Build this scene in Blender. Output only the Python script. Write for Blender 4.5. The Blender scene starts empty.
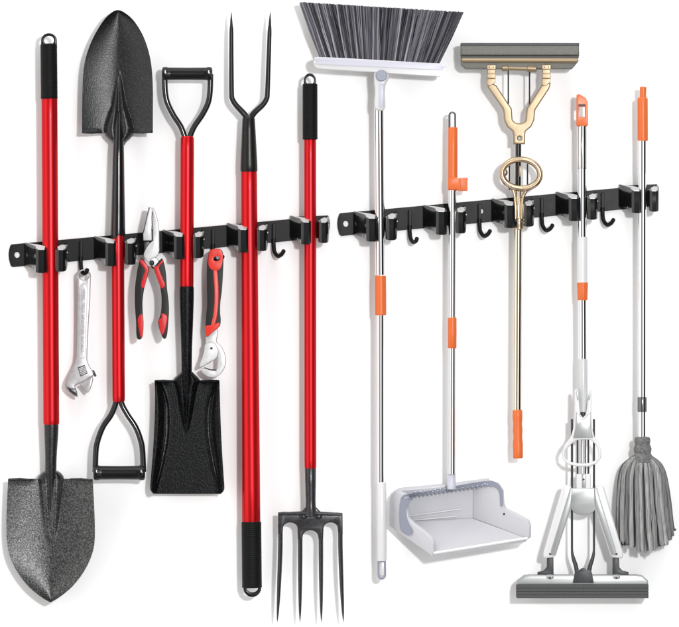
import bpy, bmesh, math, random
from mathutils import Vector, noise
import numpy as np

random.seed(7)
SC = bpy.context.scene
COL = SC.collection
S = 0.002                                   # one unit of the drawing grid = 2 mm

# ------------------------------------------------------------------ camera
cam_d = bpy.data.cameras.new("camera")
cam = bpy.data.objects.new("camera", cam_d)
COL.objects.link(cam)
cam.location = (0, -12, 0)
cam.rotation_euler = (math.radians(90), 0, 0)
cam_d.sensor_width = 36
cam_d.lens = 36 * (12 - 24 * S) / (679 * S)
cam_d.clip_start = 0.5
cam_d.clip_end = 100
SC.camera = cam

# ------------------------------------------------------------------ studio light
WORLD_STRENGTH = 0.90
world = bpy.data.worlds.new("World")
SC.world = world
world.use_nodes = True
wn = world.node_tree.nodes
wl = world.node_tree.links
bg = wn["Background"]
tc = wn.new("ShaderNodeTexCoord")
sep = wn.new("ShaderNodeSeparateXYZ")
wl.new(tc.outputs["Generated"], sep.inputs[0])
neg = wn.new("ShaderNodeMath"); neg.operation = 'MULTIPLY'; neg.inputs[1].default_value = -1
wl.new(sep.outputs[1], neg.inputs[0])
at2 = wn.new("ShaderNodeMath"); at2.operation = 'ARCTAN2'
wl.new(sep.outputs[0], at2.inputs[0]); wl.new(neg.outputs[0], at2.inputs[1])
nrm = wn.new("ShaderNodeMath"); nrm.operation = 'MULTIPLY_ADD'
nrm.inputs[1].default_value = 1 / (2 * math.pi); nrm.inputs[2].default_value = 0.5
wl.new(at2.outputs[0], nrm.inputs[0])
ramp = wn.new("ShaderNodeValToRGB")
wl.new(nrm.outputs[0], ramp.inputs[0])
STOPS = [(-180, .6), (-92, .75), (-84, .5), (-78, 1.75), (-40, 1.9), (-33, .40), (6, .34), (12, 2.2), (31, 2.2), (34, .03),
         (81, .03), (85, .9), (180, .6)]
el = ramp.color_ramp.elements
while len(el) > 1:
    el.remove(el[-1])
def tint(a, v):
    t = max(-1, min(1, a / 60))
    return (v * (1 - .035 * t), v, v * (1 + .05 * t), 1)
el[0].position = 0; el[0].color = tint(*STOPS[0])
for a, v in STOPS[1:]:
    e = el.new(a / 360 + .5); e.color = tint(a, v)
zr = wn.new("ShaderNodeValToRGB")            # height: dim floor; bright zone overhead is added for top highlights
zm = wn.new("ShaderNodeMath"); zm.operation = 'MULTIPLY_ADD'; zm.inputs[1].default_value = .5; zm.inputs[2].default_value = .5
wl.new(sep.outputs[2], zm.inputs[0]); wl.new(zm.outputs[0], zr.inputs[0])
ze = zr.color_ramp.elements
ze[0].position = 0; ze[0].color = (.55, .55, .55, 1)
ze[1].position = 1; ze[1].color = (1, 1, 1, 1)
e = ze.new(.25); e.color = (.8, .8, .8, 1)
e = ze.new(.4); e.color = (1, 1, 1, 1)
mul = wn.new("ShaderNodeMix"); mul.data_type = 'RGBA'; mul.blend_type = 'MULTIPLY'; mul.inputs[0].default_value = 1
wl.new(ramp.outputs[0], mul.inputs[6]); wl.new(zr.outputs[0], mul.inputs[7])
top = wn.new("ShaderNodeMapRange"); top.inputs[1].default_value = .72; top.inputs[2].default_value = .8
top.inputs[3].default_value = 0; top.inputs[4].default_value = 2.2
wl.new(sep.outputs[2], top.inputs[0])
add = wn.new("ShaderNodeMix"); add.data_type = 'RGBA'; add.blend_type = 'ADD'; add.inputs[0].default_value = 1
wl.new(mul.outputs[2], add.inputs[6]); wl.new(top.outputs[0], add.inputs[7])
wl.new(add.outputs[2], bg.inputs[0])
bg.inputs[1].default_value = WORLD_STRENGTH

key_d = bpy.data.lights.new("key_lamp", 'AREA')
key_d.shape = 'DISK'
key_d.size = 0.5
key_d.energy = 430
key_d.specular_factor = 0.4
key = bpy.data.objects.new("key_lamp", key_d)
COL.objects.link(key)
kv = Vector((.20, -.96, .14)).normalized()
key.location = kv * 9
key.rotation_euler = kv.to_track_quat('Z', 'Y').to_euler()

SC.view_settings.view_transform = 'Standard'
SC.view_settings.look = 'None'
SC.view_settings.exposure = 0
SC.view_settings.gamma = 1
SC.cycles.max_bounces = 8
SC.cycles.sample_clamp_indirect = 4

# ------------------------------------------------------------------ materials
def mat(name, base, metallic=0.0, rough=.4, spec=.5, coat=0.0, coat_rough=.1, bump=None, vary=None, island=None, edge=None, streak=None,
        rough_var=.06, wave=None, shade=None):
    """bump = (scale, strength, detail); vary = (colour, scale, lo, hi); island = list of colours picked per loose piece;
    streak = (scale xyz, strength) stretched noise on colour"""
    m = bpy.data.materials.new(name)
    m.use_nodes = True
    n = m.node_tree.nodes; l = m.node_tree.links
    b = n["Principled BSDF"]
    b.inputs["Base Color"].default_value = (*base, 1)
    b.inputs["Metallic"].default_value = metallic
    b.inputs["Roughness"].default_value = rough
    b.inputs["Specular IOR Level"].default_value = spec
    b.inputs["Coat Weight"].default_value = coat
    b.inputs["Coat Roughness"].default_value = coat_rough
    if edge:
        b.inputs["Specular Tint"].default_value = (*edge, 1)
    t = n.new("ShaderNodeTexCoord")
    if rough_var:
        ns = n.new("ShaderNodeTexNoise"); ns.inputs["Scale"].default_value = 45; ns.inputs["Detail"].default_value = 4
        l.new(t.outputs["Object"], ns.inputs["Vector"])
        mr = n.new("ShaderNodeMapRange"); mr.inputs[3].default_value = max(0.02, rough - rough_var); mr.inputs[4].default_value = rough + rough_var
        l.new(ns.outputs["Fac"], mr.inputs[0]); l.new(mr.outputs[0], b.inputs["Roughness"])
    col = None
    if shade:
        g = n.new('ShaderNodeAttribute'); g.attribute_name = 'shade'
        r = n.new('ShaderNodeValToRGB')
        ee = r.color_ramp.elements
        ee[0].color = (*shade[0], 1); ee[1].color = (*shade[-1], 1)
        for i, c in enumerate(shade[1:-1]):
            q = ee.new((i + 1) / (len(shade) - 1)); q.color = (*c, 1)
        l.new(g.outputs['Fac'], r.inputs[0])
        col = r.outputs[0]
    if island:
        g = n.new("ShaderNodeNewGeometry")
        r = n.new("ShaderNodeValToRGB"); r.color_ramp.interpolation = 'LINEAR'
        ee = r.color_ramp.elements
        ee[0].color = (*island[0], 1); ee[1].color = (*island[-1], 1)
        for i, c in enumerate(island[1:-1]):
            q = ee.new((i + 1) / (len(island) - 1)); q.color = (*c, 1)
        l.new(g.outputs["Random Per Island"], r.inputs[0])
        col = r.outputs[0]
    if vary:
        c2, sc, lo, hi = vary
        ns = n.new("ShaderNodeTexNoise"); ns.inputs["Scale"].default_value = sc; ns.inputs["Detail"].default_value = 3
        l.new(t.outputs["Object"], ns.inputs["Vector"])
        mr = n.new("ShaderNodeMapRange"); mr.inputs[1].default_value = lo; mr.inputs[2].default_value = hi
        l.new(ns.outputs["Fac"], mr.inputs[0])
        mx = n.new("ShaderNodeMix"); mx.data_type = 'RGBA'
        mx.inputs[6].default_value = (*base, 1); mx.inputs[7].default_value = (*c2, 1)
        if col: l.new(col, mx.inputs[6])
        l.new(mr.outputs[0], mx.inputs[0])
        col = mx.outputs[2]
    if streak:
        mp = n.new("ShaderNodeMapping"); mp.inputs["Scale"].default_value = streak[0]
        l.new(t.outputs["Object"], mp.inputs["Vector"])
        ns = n.new("ShaderNodeTexNoise"); ns.inputs["Scale"].default_value = 1; ns.inputs["Detail"].default_value = 2
        l.new(mp.outputs[0], ns.inputs["Vector"])
        mr = n.new("ShaderNodeMapRange"); mr.inputs[1].default_value = .35; mr.inputs[2].default_value = .65
        mr.inputs[3].default_value = 1 - streak[1]; mr.inputs[4].default_value = 1
        l.new(ns.outputs["Fac"], mr.inputs[0])
        mx = n.new("ShaderNodeMix"); mx.data_type = 'RGBA'; mx.blend_type = 'MULTIPLY'; mx.inputs[0].default_value = 1
        mx.inputs[6].default_value = (*base, 1)
        if col: l.new(col, mx.inputs[6])
        l.new(mr.outputs[0], mx.inputs[7])
        col = mx.outputs[2]
        bp = n.new("ShaderNodeBump"); bp.inputs["Strength"].default_value = streak[1]; bp.inputs["Distance"].default_value = .0008
        l.new(ns.outputs["Fac"], bp.inputs["Height"]); l.new(bp.outputs[0], b.inputs["Normal"])
    if col:
        l.new(col, b.inputs["Base Color"])
    if bump:
        ns = n.new("ShaderNodeTexNoise"); ns.inputs["Scale"].default_value = bump[0]; ns.inputs["Detail"].default_value = bump[2]
        l.new(t.outputs["Object"], ns.inputs["Vector"])
        bp = n.new("ShaderNodeBump"); bp.inputs["Strength"].default_value = bump[1]; bp.inputs["Distance"].default_value = .001
        l.new(ns.outputs["Fac"], bp.inputs["Height"])
        l.new(bp.outputs[0], b.inputs["Normal"])
    if wave:
        wv = n.new("ShaderNodeTexWave"); wv.bands_direction = 'Z'; wv.inputs["Scale"].default_value = wave[0]
        l.new(t.outputs["Object"], wv.inputs["Vector"])
        bp = n.new("ShaderNodeBump"); bp.inputs["Strength"].default_value = wave[1]; bp.inputs["Distance"].default_value = .001
        l.new(wv.outputs["Fac"], bp.inputs["Height"]); l.new(bp.outputs[0], b.inputs["Normal"])
    return m

M = {}
M['wall'] = mat('white_wall_paint', (.9, .9, .9), rough=.8, spec=.1, rough_var=0, bump=(600, .02, 2))
M['red'] = mat('red_anodised_tube', (.56, .013, .017), metallic=.68, rough=.28, edge=(.45, .1, .15), coat=.08, coat_rough=.25, rough_var=0)
M['rubber'] = mat('black_rubber', (.0045, .005, .005), rough=.55, spec=.13, bump=(500, .06, 3))
M['rubber_end'] = mat('black_moulded_plastic', (.0045, .0045, .0055), rough=.26, spec=.28)
M['grey_hammer'] = mat('grey_hammertone_wear_and_highlight', (.016, .016, .017), metallic=.35, rough=.35, spec=.5, vary=((.15, .15, .15), 400, .42, .74), bump=(400, .35, 2))
M['dark_hammer'] = mat('black_hammertone_steel', (.009, .009, .010), metallic=.1, rough=.33, spec=.4, vary=((.05, .05, .053), 430, .52, .74), bump=(380, .35, 2))
M['black_hammer'] = mat('deep_black_hammertone_steel', (.0022, .0025, .003), rough=.3, spec=.11, vary=((.045, .047, .05), 480, .57, .74), bump=(460, .5, 3))
M['black_gloss'] = mat('gloss_black_paint', (.006, .006, .007), rough=.16, spec=.5)
M['black_satin'] = mat('satin_black_forged_steel', (.008, .0075, .0075), rough=.34, spec=.28, bump=(300, .1, 3))
M['loop_metal'] = mat('dark_chromed_wire', (.16, .16, .17), metallic=.9, rough=.18)
M['forged'] = mat('dark_forged_steel', (.03, .029, .032), metallic=.5, rough=.3, bump=(260, .1, 3), vary=((.05, .05, .052), 180, .45, .7))
M['rack'] = mat('black_powder_coat', (.005, .0052, .0056), rough=.42, spec=.2, bump=(1200, .04, 2))
M['jaw'] = mat('black_spring_steel', (.005, .0055, .006), rough=.14, spec=.55, rough_var=.03)
M['rivet_or_hole_dot'] = mat('bright_steel_dot', (.85, .85, .85), metallic=.3, rough=.3)
M['pale_strip'] = mat('pale_jaw_highlight', (.5, .5, .5), metallic=.5, rough=.35)  # pale colour stands for the gloss highlight on the black jaws
M['chrome'] = mat('polished_chrome', (.82, .82, .83), metallic=1, rough=.05, rough_var=.02)
M['steel'] = mat('brushed_stainless_tube', (.72, .72, .73), metallic=1, rough=.12, rough_var=.04)
M['satin_steel'] = mat('satin_drop_forged_steel', (.47, .46, .47), metallic=.55, rough=.38, bump=(700, .06, 3), vary=((.36, .35, .36), 70, .45, .75))
M['bright_steel'] = mat('ground_bright_steel', (.52, .52, .52), metallic=.3, rough=.44, spec=.3, bump=(500, .05, 3), vary=((.44, .44, .44), 90, .45, .7))
M['dark_steel'] = mat('dark_oiled_steel', (.03, .03, .03), metallic=.6, rough=.35)
M['slot'] = mat('blackened_recess', (.05, .05, .05), rough=.6)
M['engrave'] = mat('stamped_lettering', (.22, .21, .21), metallic=.4, rough=.5)
M['grip_black'] = mat('black_soft_grip', (.007, .007, .007), rough=.45, spec=.25, bump=(900, .1, 2))
M['grip_red'] = mat('red_grip_insert', (.50, .010, .012), rough=.38, spec=.35)
M['grip_orange_red'] = mat('orange_red_grip', (.60, .022, .010), rough=.38, spec=.35)
M['grip_coral'] = mat('coral_grip_stripe', (.62, .06, .045), rough=.4, spec=.35)
M['orange'] = mat('orange_plastic', (.63, .13, .028), rough=.36, spec=.32, bump=(300, .02, 2))
M['white_pl'] = mat('white_plastic', (.60, .60, .61), rough=.3, spec=.4, bump=(200, .015, 2))
M['lav_pl'] = mat('lavender_white_plastic', (.50, .50, .57), rough=.36, spec=.35, bump=(200, .015, 2))
M['pan_pl'] = mat('pale_dustpan_plastic', (.45, .45, .48), rough=.3, spec=.45, bump=(200, .015, 2))
M['grey_pl'] = mat('blue_grey_plastic', (.225, .24, .30), rough=.36, spec=.4)
M['light_grey_pl'] = mat('silver_grey_plastic', (.32, .33, .33), metallic=.35, rough=.34, spec=.4, bump=(200, .015, 2))
M['sleeve'] = mat('pale_grey_sleeve_plastic', (.50, .51, .51), rough=.22, spec=.5)
M['dark_pl'] = mat('charcoal_plastic', (.035, .036, .04), rough=.42, spec=.35)
M['bristle'] = mat('broom_bristle', (.1, .1, .1), rough=.42, spec=.4, shade=[(.008, .0078, .010), (.022, .021, .027), (.06, .057, .07), (.10, .095, .115), (.17, .163, .19), (.34, .33, .375)])
M['gold'] = mat('champagne_gold_metal', (.285, .215, .135), metallic=.5, rough=.36, spec=.35, bump=(900, .02, 3))
M['gold_tube'] = mat('champagne_gold_tube', (.70, .62, .50), metallic=1, rough=.12, rough_var=.03)
M['gold_bright'] = mat('polished_pale_gold', (.55, .42, .28), metallic=.85, rough=.2)
M['sponge_green'] = mat('grey_brown_sponge', (.118, .114, .098), rough=.5, spec=.35, bump=(500, .12, 4), vary=((.15, .146, .127), 300, .4, .65))
M['sponge_dark'] = mat('dark_sponge', (.07, .072, .072), rough=.75, spec=.12, bump=(600, .2, 4), vary=((.085, .087, .087), 400, .4, .65))
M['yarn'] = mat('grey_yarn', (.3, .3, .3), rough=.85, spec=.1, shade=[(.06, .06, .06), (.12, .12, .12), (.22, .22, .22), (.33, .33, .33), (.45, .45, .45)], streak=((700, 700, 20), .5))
M['yarn_band'] = mat('grey_yarn_binding', (.2, .2, .2), rough=.85, spec=.1, streak=((160, 160, 900), .6))

# ------------------------------------------------------------------ geometry helpers (grid units: x right, y down, d out of the wall)
WPOS = {}
def W(x, y, d):
    return Vector(((x - 339.5) * S, -d * S, (313.5 - y) * S))

def cat_rom(pts, n=6, closed=False):
    P = [np.array(p, float) for p in pts]
    out = []
    N = len(P)
    for i in range(N if closed else N - 1):
        if closed:
            a, b, c, d = P[(i - 1) % N], P[i], P[(i + 1) % N], P[(i + 2) % N]
        else:
            a, b, c, d = P[max(i - 1, 0)], P[i], P[i + 1], P[min(i + 2, N - 1)]
        for k in range(n):
            t = k / n
            out.append(tuple(.5 * ((2 * b) + (c - a) * t + (2 * a - 5 * b + 4 * c - d) * t * t + (3 * b - a - 3 * c + d) * t ** 3)))
    if not closed:
        out.append(tuple(P[-1]))
    return out

FLAT = {'rail', 'clip', 'jaw_highlight', 'sponge', 'sponge_base', 'sponge_seam', 'pan_floor', 'back_wall', 'comb', 'yoke', 'hinge', 'hook', 'loop_plate', 'slide_block'}
class MB:
    def __init__(self):
        self.bm = bmesh.new()
    def join(self, other):
        me = bpy.data.meshes.new("tmp")
        other.to_mesh(me); other.free()
        self.bm.from_mesh(me)
        bpy.data.meshes.remove(me)
    def prism(self, outline, d0, d1, holes=(), bev=0.0, seg=2, back=False):
        """flat outline between depths d0 (back) and d1 (front) with a rounded rim"""
        b = bmesh.new()
        edges = []
        for loop in [outline, *holes]:
            vs = [b.verts.new((p[0], p[1], d1)) for p in loop]
            for i in range(len(vs)):
                edges.append(b.edges.new((vs[i], vs[(i + 1) % len(vs)])))
        if holes:
            bmesh.ops.triangle_fill(b, use_beauty=True, edges=edges, normal=(0, 0, 1))
        else:
            b.faces.new(b.verts[:])
        r = bmesh.ops.extrude_face_region(b, geom=b.faces[:])
        for v in r['geom']:
            if isinstance(v, bmesh.types.BMVert):
                v.co.z = d0
        bmesh.ops.recalc_face_normals(b, faces=b.faces[:])
        if bev:
            ee = []
            for e in b.edges:
                if len(e.link_faces) == 2 and e.calc_face_angle(0) > 1.0 and (back or min(v.co.z for v in e.verts) > d1 - 1e-4) and abs(e.verts[0].co.z - e.verts[1].co.z) < 1e-4:
                    ee.append(e)
            bmesh.ops.bevel(b, geom=ee, offset=bev, segments=seg, profile=.5, affect='EDGES', clamp_overlap=True)
        self.join(b)
        return self
    def slab(self, poly, off, bev=0.0, seg=2):
        """polygon of (x,y,d) points extruded by the vector off"""
        b = bmesh.new()
        vs = [b.verts.new(p) for p in poly]
        b.faces.new(vs)
        r = bmesh.ops.extrude_face_region(b, geom=b.faces[:])
        for v in r['geom']:
            if isinstance(v, bmesh.types.BMVert):
                v.co += Vector(off)
        bmesh.ops.recalc_face_normals(b, faces=b.faces[:])
        if bev:
            bmesh.ops.bevel(b, geom=[e for e in b.edges if len(e.link_faces) == 2 and e.calc_face_angle(0) > .4], offset=bev, segments=seg, profile=.5, affect='EDGES', clamp_overlap=True)
        self.join(b)
        return self
    def box(self, x0, x1, y0, y1, d0, d1, bev=.6, seg=2):
        return self.slab([(x0, y0, d1), (x1, y0, d1), (x1, y1, d1), (x0, y1, d1)], (0, 0, d0 - d1), bev, seg)
    def tube(self, pts, r, rd=None, n=18, closed=False, caps=True, shade=None):
        b = self.bm
        if shade is not None:
            lay = b.verts.layers.float.get('shade') or b.verts.layers.float.new('shade')
        P = [Vector(p) for p in pts]
        N = len(P)
        R = r if hasattr(r, '__len__') else [r] * N
        RD = R if rd is None else (rd if hasattr(rd, '__len__') else [rd] * N)
        T = []
        for i in range(N):
            a = P[(i - 1) % N] if closed or i else P[i]
            c = P[(i + 1) % N] if closed or i < N - 1 else P[i]
            t = c - a
            T.append(t.normalized() if t.length > 1e-9 else Vector((0, 1, 0)))
        e2 = Vector((0, 0, 1)) if abs(T[0].z) < .9 else Vector((1, 0, 0))
        rings = []
        for i in range(N):
            e2 = (e2 - T[i] * e2.dot(T[i])).normalized()
            e1 = T[i].cross(e2)
            rings.append([b.verts.new(P[i] + e1 * (R[i] * math.cos(2 * math.pi * k / n)) + e2 * (RD[i] * math.sin(2 * math.pi * k / n))) for k in range(n)])
        if shade is not None:
            for rg in rings:
                for v in rg: v[lay] = shade
        fs = []
        for i in range(N if closed else N - 1):
            A, B = rings[i], rings[(i + 1) % N]
            for k in range(n):
                fs.append(b.faces.new((A[k], A[(k + 1) % n], B[(k + 1) % n], B[k])))
        if caps and not closed:
            fs.append(b.faces.new(rings[0])); fs.append(b.faces.new(rings[-1]))
        bmesh.ops.recalc_face_normals(b, faces=fs)
        return self
    def shaft(self, x0, x1, prof, d=24, n=36):
        """upright round piece: prof = [(y, r), ...], x runs from x0 at its top to x1 at its end"""
        y0, y1 = prof[0][0], prof[-1][0]
        pts = [(x0 + (x1 - x0) * ((y - y0) / (y1 - y0) if y1 != y0 else 0), y + i * 1e-4, d) for i, (y, r) in enumerate(prof)]
        return self.tube(pts, [max(r, .05) for y, r in prof], n=n)
    def surf(self, ys, xl, xr, fd, nu=80, thick=1.6):
        """sheet bounded left and right by xl(y), xr(y); depth fd(x, y, u), u = -1..1"""
        b = bmesh.new()
        F, K = [], []
        for y in ys:
            a, c = xl(y), xr(y)
            rf, rk = [], []
            for k in range(nu + 1):
                u = -1 + 2 * k / nu
                x = a + (c - a) * k / nu
                yy = y[1] if isinstance(y, tuple) else y
                d = fd(x, yy, u)
                rf.append(b.verts.new((x, yy, d))); rk.append(b.verts.new((x, yy, d - thick)))
            F.append(rf); K.append(rk)
        n = len(ys)
        for i in range(n - 1):
            for k in range(nu):
                b.faces.new((F[i][k], F[i][k + 1], F[i + 1][k + 1], F[i + 1][k]))
                b.faces.new((K[i][k], K[i + 1][k], K[i + 1][k + 1], K[i][k + 1]))
            b.faces.new((F[i][0], F[i + 1][0], K[i + 1][0], K[i][0]))
            b.faces.new((F[i][nu], K[i][nu], K[i + 1][nu], F[i + 1][nu]))
        for k in range(nu):
            b.faces.new((F[0][k], K[0][k], K[0][k + 1], F[0][k + 1]))
            b.faces.new((F[n - 1][k], F[n - 1][k + 1], K[n - 1][k + 1], K[n - 1][k]))
        bmesh.ops.remove_doubles(b, verts=b.verts[:], dist=.02)
        bmesh.ops.recalc_face_normals(b, faces=b.faces[:])
        self.join(b)
        return self
    def ball(self, x, y, d, rx, ry=None, rd=None, n=16):
        b = bmesh.new()
        bmesh.ops.create_uvsphere(b, u_segments=n, v_segments=max(6, n // 2), radius=1)
        for v in b.verts:
            v.co = Vector((x + v.co.x * rx, y + v.co.y * (ry or rx), d + v.co.z * (rd or rx)))
        self.join(b)
        return self
    def ribbon(self, path, ytop, h, thick, bev=.35):
        """bent sheet: path = [(x, d)], ytop(x, d) = its upper edge, h = height"""
        P = [Vector(p) for p in path]
        L, Rr = [], []
        for i, p in enumerate(P):
            a = P[max(i - 1, 0)]; c = P[min(i + 1, len(P) - 1)]
            t = (c - a).normalized(); nn = Vector((-t.y, t.x)) * thick / 2
            L.append(p + nn); Rr.append(p - nn)
        b = bmesh.new()
        def col(q, p):
            y = ytop(p.x, p.y)
            return (b.verts.new((q.x, y, q.y)), b.verts.new((q.x, y + h, q.y)))
        l = [col(q, p) for q, p in zip(L, P)]; r = [col(q, p) for q, p in zip(Rr, P)]
        for i in range(len(P) - 1):
            b.faces.new((l[i][0], l[i + 1][0], l[i + 1][1], l[i][1]))
            b.faces.new((r[i][0], r[i][1], r[i + 1][1], r[i + 1][0]))
            b.faces.new((l[i][0], r[i][0], r[i + 1][0], l[i + 1][0]))
            b.faces.new((l[i][1], l[i + 1][1], r[i + 1][1], r[i][1]))
        b.faces.new((l[0][0], l[0][1], r[0][1], r[0][0])); b.faces.new((l[-1][0], r[-1][0], r[-1][1], l[-1][1]))
        bmesh.ops.recalc_face_normals(b, faces=b.faces[:])
        if bev:
            bmesh.ops.bevel(b, geom=[e for e in b.edges if len(e.link_faces) == 2 and e.calc_face_angle(0) > 1.0], offset=bev, segments=2, profile=.5, affect='EDGES', clamp_overlap=True)
        self.join(b)
        return self
    def build(self, name, m, parent=None, angle=38, label=None):
        bm = self.bm
        for v in bm.verts:
            v.co = W(*v.co)
        lo = Vector((min(v.co.x for v in bm.verts), min(v.co.y for v in bm.verts), min(v.co.z for v in bm.verts)))
        hi = Vector((max(v.co.x for v in bm.verts), max(v.co.y for v in bm.verts), max(v.co.z for v in bm.verts)))
        o = (lo + hi) / 2
        for v in bm.verts:
            v.co -= o
        bmesh.ops.recalc_face_normals(bm, faces=bm.faces[:])
        me = bpy.data.meshes.new(name)
        bm.to_mesh(me); bm.free()
        for p in me.polygons:
            p.use_smooth = True
        me.set_sharp_from_angle(angle=math.radians(angle))
        me.materials.append(M[m])
        ob = bpy.data.objects.new(name, me)
        COL.objects.link(ob)
        if name in FLAT:
            wn_ = ob.modifiers.new('weighted_normals', 'WEIGHTED_NORMAL'); wn_.keep_sharp = True
        WPOS[ob.name] = o
        if parent is not None:
            ob.parent = parent
            ob.location = o - WPOS[parent.name]
        else:
            ob.location = o
        if label:
            ob['label'] = label
        return ob

def thing(name, label, cat, x, y, d=0, group=None):
    o = bpy.data.objects.new(name, None)
    o.empty_display_size = .02
    COL.objects.link(o)
    o.location = W(x, y, d)
    WPOS[o.name] = W(x, y, d)
    o['label'] = label; o['category'] = cat
    if group: o['group'] = group
    return o

def copy_tree(o, parent, shift):
    c = o.copy(); COL.objects.link(c)
    c.parent = parent
    c.location = o.location + shift
    for ch in list(o.children):
        copy_tree(ch, c, Vector((0, 0, 0)))
    return c

def arc(cx, cy, rx, ry, a0, a1, n):
    return [(cx + rx * math.cos(math.radians(a0 + (a1 - a0) * i / n)), cy + ry * math.sin(math.radians(a0 + (a1 - a0) * i / n))) for i in range(n + 1)]
def ellipse(cx, cy, rx, ry, n=32, rot=0):
    c, s = math.cos(math.radians(rot)), math.sin(math.radians(rot))
    out = []
    for i in range(n):
        a = 2 * math.pi * i / n
        px, py = rx * math.cos(a), ry * math.sin(a)
        out.append((cx + px * c - py * s, cy + px * s + py * c))
    return out
def curve(pts, n=10):
    """x as a smooth function of y through the points (y, x)"""
    q = cat_rom(pts, n)
    yy = [p[0] for p in q]; xx = [p[1] for p in q]
    return lambda y: float(np.interp(y, yy, xx))

# ------------------------------------------------------------------ the wall
wb = bmesh.new()
for q in ((-4, -4), (4, -4), (4, 4), (-4, 4)):
    wb.verts.new((q[0], 0, q[1]))
wb.faces.new(wb.verts[:])
wm = bpy.data.meshes.new("wall"); wb.to_mesh(wm); wb.free()
wm.materials.append(M['wall'])
wall = bpy.data.objects.new("wall", wm); COL.objects.link(wall)
wall['kind'] = 'structure'

# ------------------------------------------------------------------ the two racks
SLOPE = -0.0905
def rack(ox, oy, label):
    root = thing('tool_rack', label, 'tool rack', 170 + ox, 242 + oy, 0, 'black wall racks with clips and hooks')
    rt = lambda x: 244 + SLOPE * (x - 10)
    rb = lambda x: rt(x) + 23 - .006 * (x - 10)
    out = [(10.5, rt(10)), (328, rt(328)), (329.6, rt(328) + 4), (330.2, rt(328) + 9), (329, rt(328) + 16), (327, rb(327) + .5), (326, rb(326) + .6),
           (11.5, rb(11)), (9.5, rb(11) - 1.5), (7.8, 259), (7.4, 254), (8, 249), (9.2, 245)]
    holes = [ellipse(16, 254.6, 2.7, 3, 20), ellipse(152, 242, 2.2, 2.4, 16)]
    mb = MB(); mb.prism([(x + ox, y + oy) for x, y in out], .4, 2.6, [[(x + ox, y + oy) for x, y in h] for h in holes], bev=.5)
    mb.build('rail', 'rack', root)
    # one clip: folded bracket with two spring jaws
    def yl(x, d): return 241.4 + oy + .17 * min(d, 24) + (max(d - 24, 0)) * .42
    c = MB()
    c.slab([(24 + ox, rt(24) + .8 + oy, 4.6), (66.4 + ox, rt(67) + 3.2 + oy, 4.6), (66.4 + ox, rb(67) - .6 + oy, 4.6), (24 + ox, rb(24) - .8 + oy, 4.6)], (0, 0, -1.3), .4)
    clip = c.build('clip', 'rack', root)
    j = MB()
    j.ribbon([(24.6 + ox, 4.5), (27 + ox, 9), (31 + ox, 17), (34.8 + ox, 25), (36.4 + ox, 30), (37.2 + ox, 33), (39.2 + ox, 34.4), (44.4 + ox, 34.7), (46 + ox, 33.4), (46.4 + ox, 31), (46 + ox, 28.6)], yl, 23.2, 2.3)
    j.build('jaw', 'jaw', clip, angle=24)
    MB().slab([(x + ox, yl(x, d) - .25 - up, d) for x, d, up in ((28, 11, 0), (36.4, 31, 0), (38.6, 33.9, 0), (44.8, 34, 0), (45.6, 29.4, 1.4), (39, 25.5, 1.2))], (0, 1, 0), .2).build('jaw_highlight', 'pale_strip', clip)  # added plate: the jaw's top highlight given as a pale shape
    def yr(x, d): return 241.8 + oy + .16 * min(d, 24) + (max(d - 24, 0)) * .42
    j = MB()
    j.ribbon([(66.2 + ox, 4.5), (66.2 + ox, 14), (66 + ox, 24), (65.6 + ox, 31), (64.6 + ox, 33.6), (63.2 + ox, 34.7), (59.4 + ox, 34.6), (57.4 + ox, 33.4), (56.5 + ox, 31), (56.7 + ox, 28.6)], yr, 21.6, 2.3)
    j.build('jaw', 'jaw', clip, angle=24)
    MB().slab([(x + ox, yr(x, d) - .25 - up, d) for x, d, up in ((58.6, 33.8, 0), (63.6, 34, 0), (65.6, 30, 0), (65.8, 22, 0), (62, 24, 1.0), (57.6, 29.6, 1.2))], (0, 1, 0), .2).build('jaw_highlight', 'pale_strip', clip)  # added plate: top highlight of the right jaw as a pale shape
    MB().ball(33.2 + ox, 266.6 + oy, 22.2, 1.1, 1.1, 1.1, 10).build('rivet_or_hole_dot', 'rivet_or_hole_dot', clip)  # bright ball stands in for a hole showing the white wall
    # screw boss on the fold of the right jaw
    MB().ball(67.1 + ox, 252.5 + oy, 25, .8, .8, .8, 8).build('rivet_or_hole_dot', 'rivet_or_hole_dot', clip)
    for cx_, span, dy in ((120.3, 29.4, -6.6), (188.4, 28.8, -13.2), (252.3, 28.3, -20), (314.4, 26.9, -27.6)):
        k = span / 30
        c = copy_tree(clip, root, Vector(((cx_ - 45.2 - 5.8 * k) * S, 0, -dy * S)))
        c.scale = (k, 1, (1 + k) / 2)
    h = MB()
    x = 80 + ox
    h.box(x - 1.7, x + 1.7, rt(80) + 3.2 + oy, rb(80) + 1 + oy, 3, 5.4, .7)
    pts = cat_rom([(x, rb(80) - 4 + oy, 4.2), (x, rb(80) + 3 + oy, 4.8), (x + .8, rb(80) + 9 + oy, 7.5), (x + 3, rb(80) + 13 + oy, 13), (x + 6, rb(80) + 12 + oy, 18), (x + 7.2, rb(80) + 8.6 + oy, 20.5)], 6)
    h.tube(pts, [2.1] * (len(pts) - 2) + [2.0, 1.5], n=14)
    h.build('hook', 'rack', root)
    h = MB()
    x = 150 + ox
    h.box(x - 1.7, x + 1.7, rt(150) + 3.2 + oy, rb(150) + 1 + oy, 3, 5.4, .7)
    b0 = rb(150) + oy
    pts = cat_rom([(x, b0 - 4, 4.2), (x, b0 + 3, 4.8), (x + .8, b0 + 9, 7.5), (x + 4, b0 + 13.6, 13), (x + 8, b0 + 12, 18), (x + 10.6, b0 + 7.6, 20.5)], 6)
    h.tube(pts, [2.1] * (len(pts) - 2) + [2.0, 1.5], n=14)
    hook = h.build('hook', 'rack', root)
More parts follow.
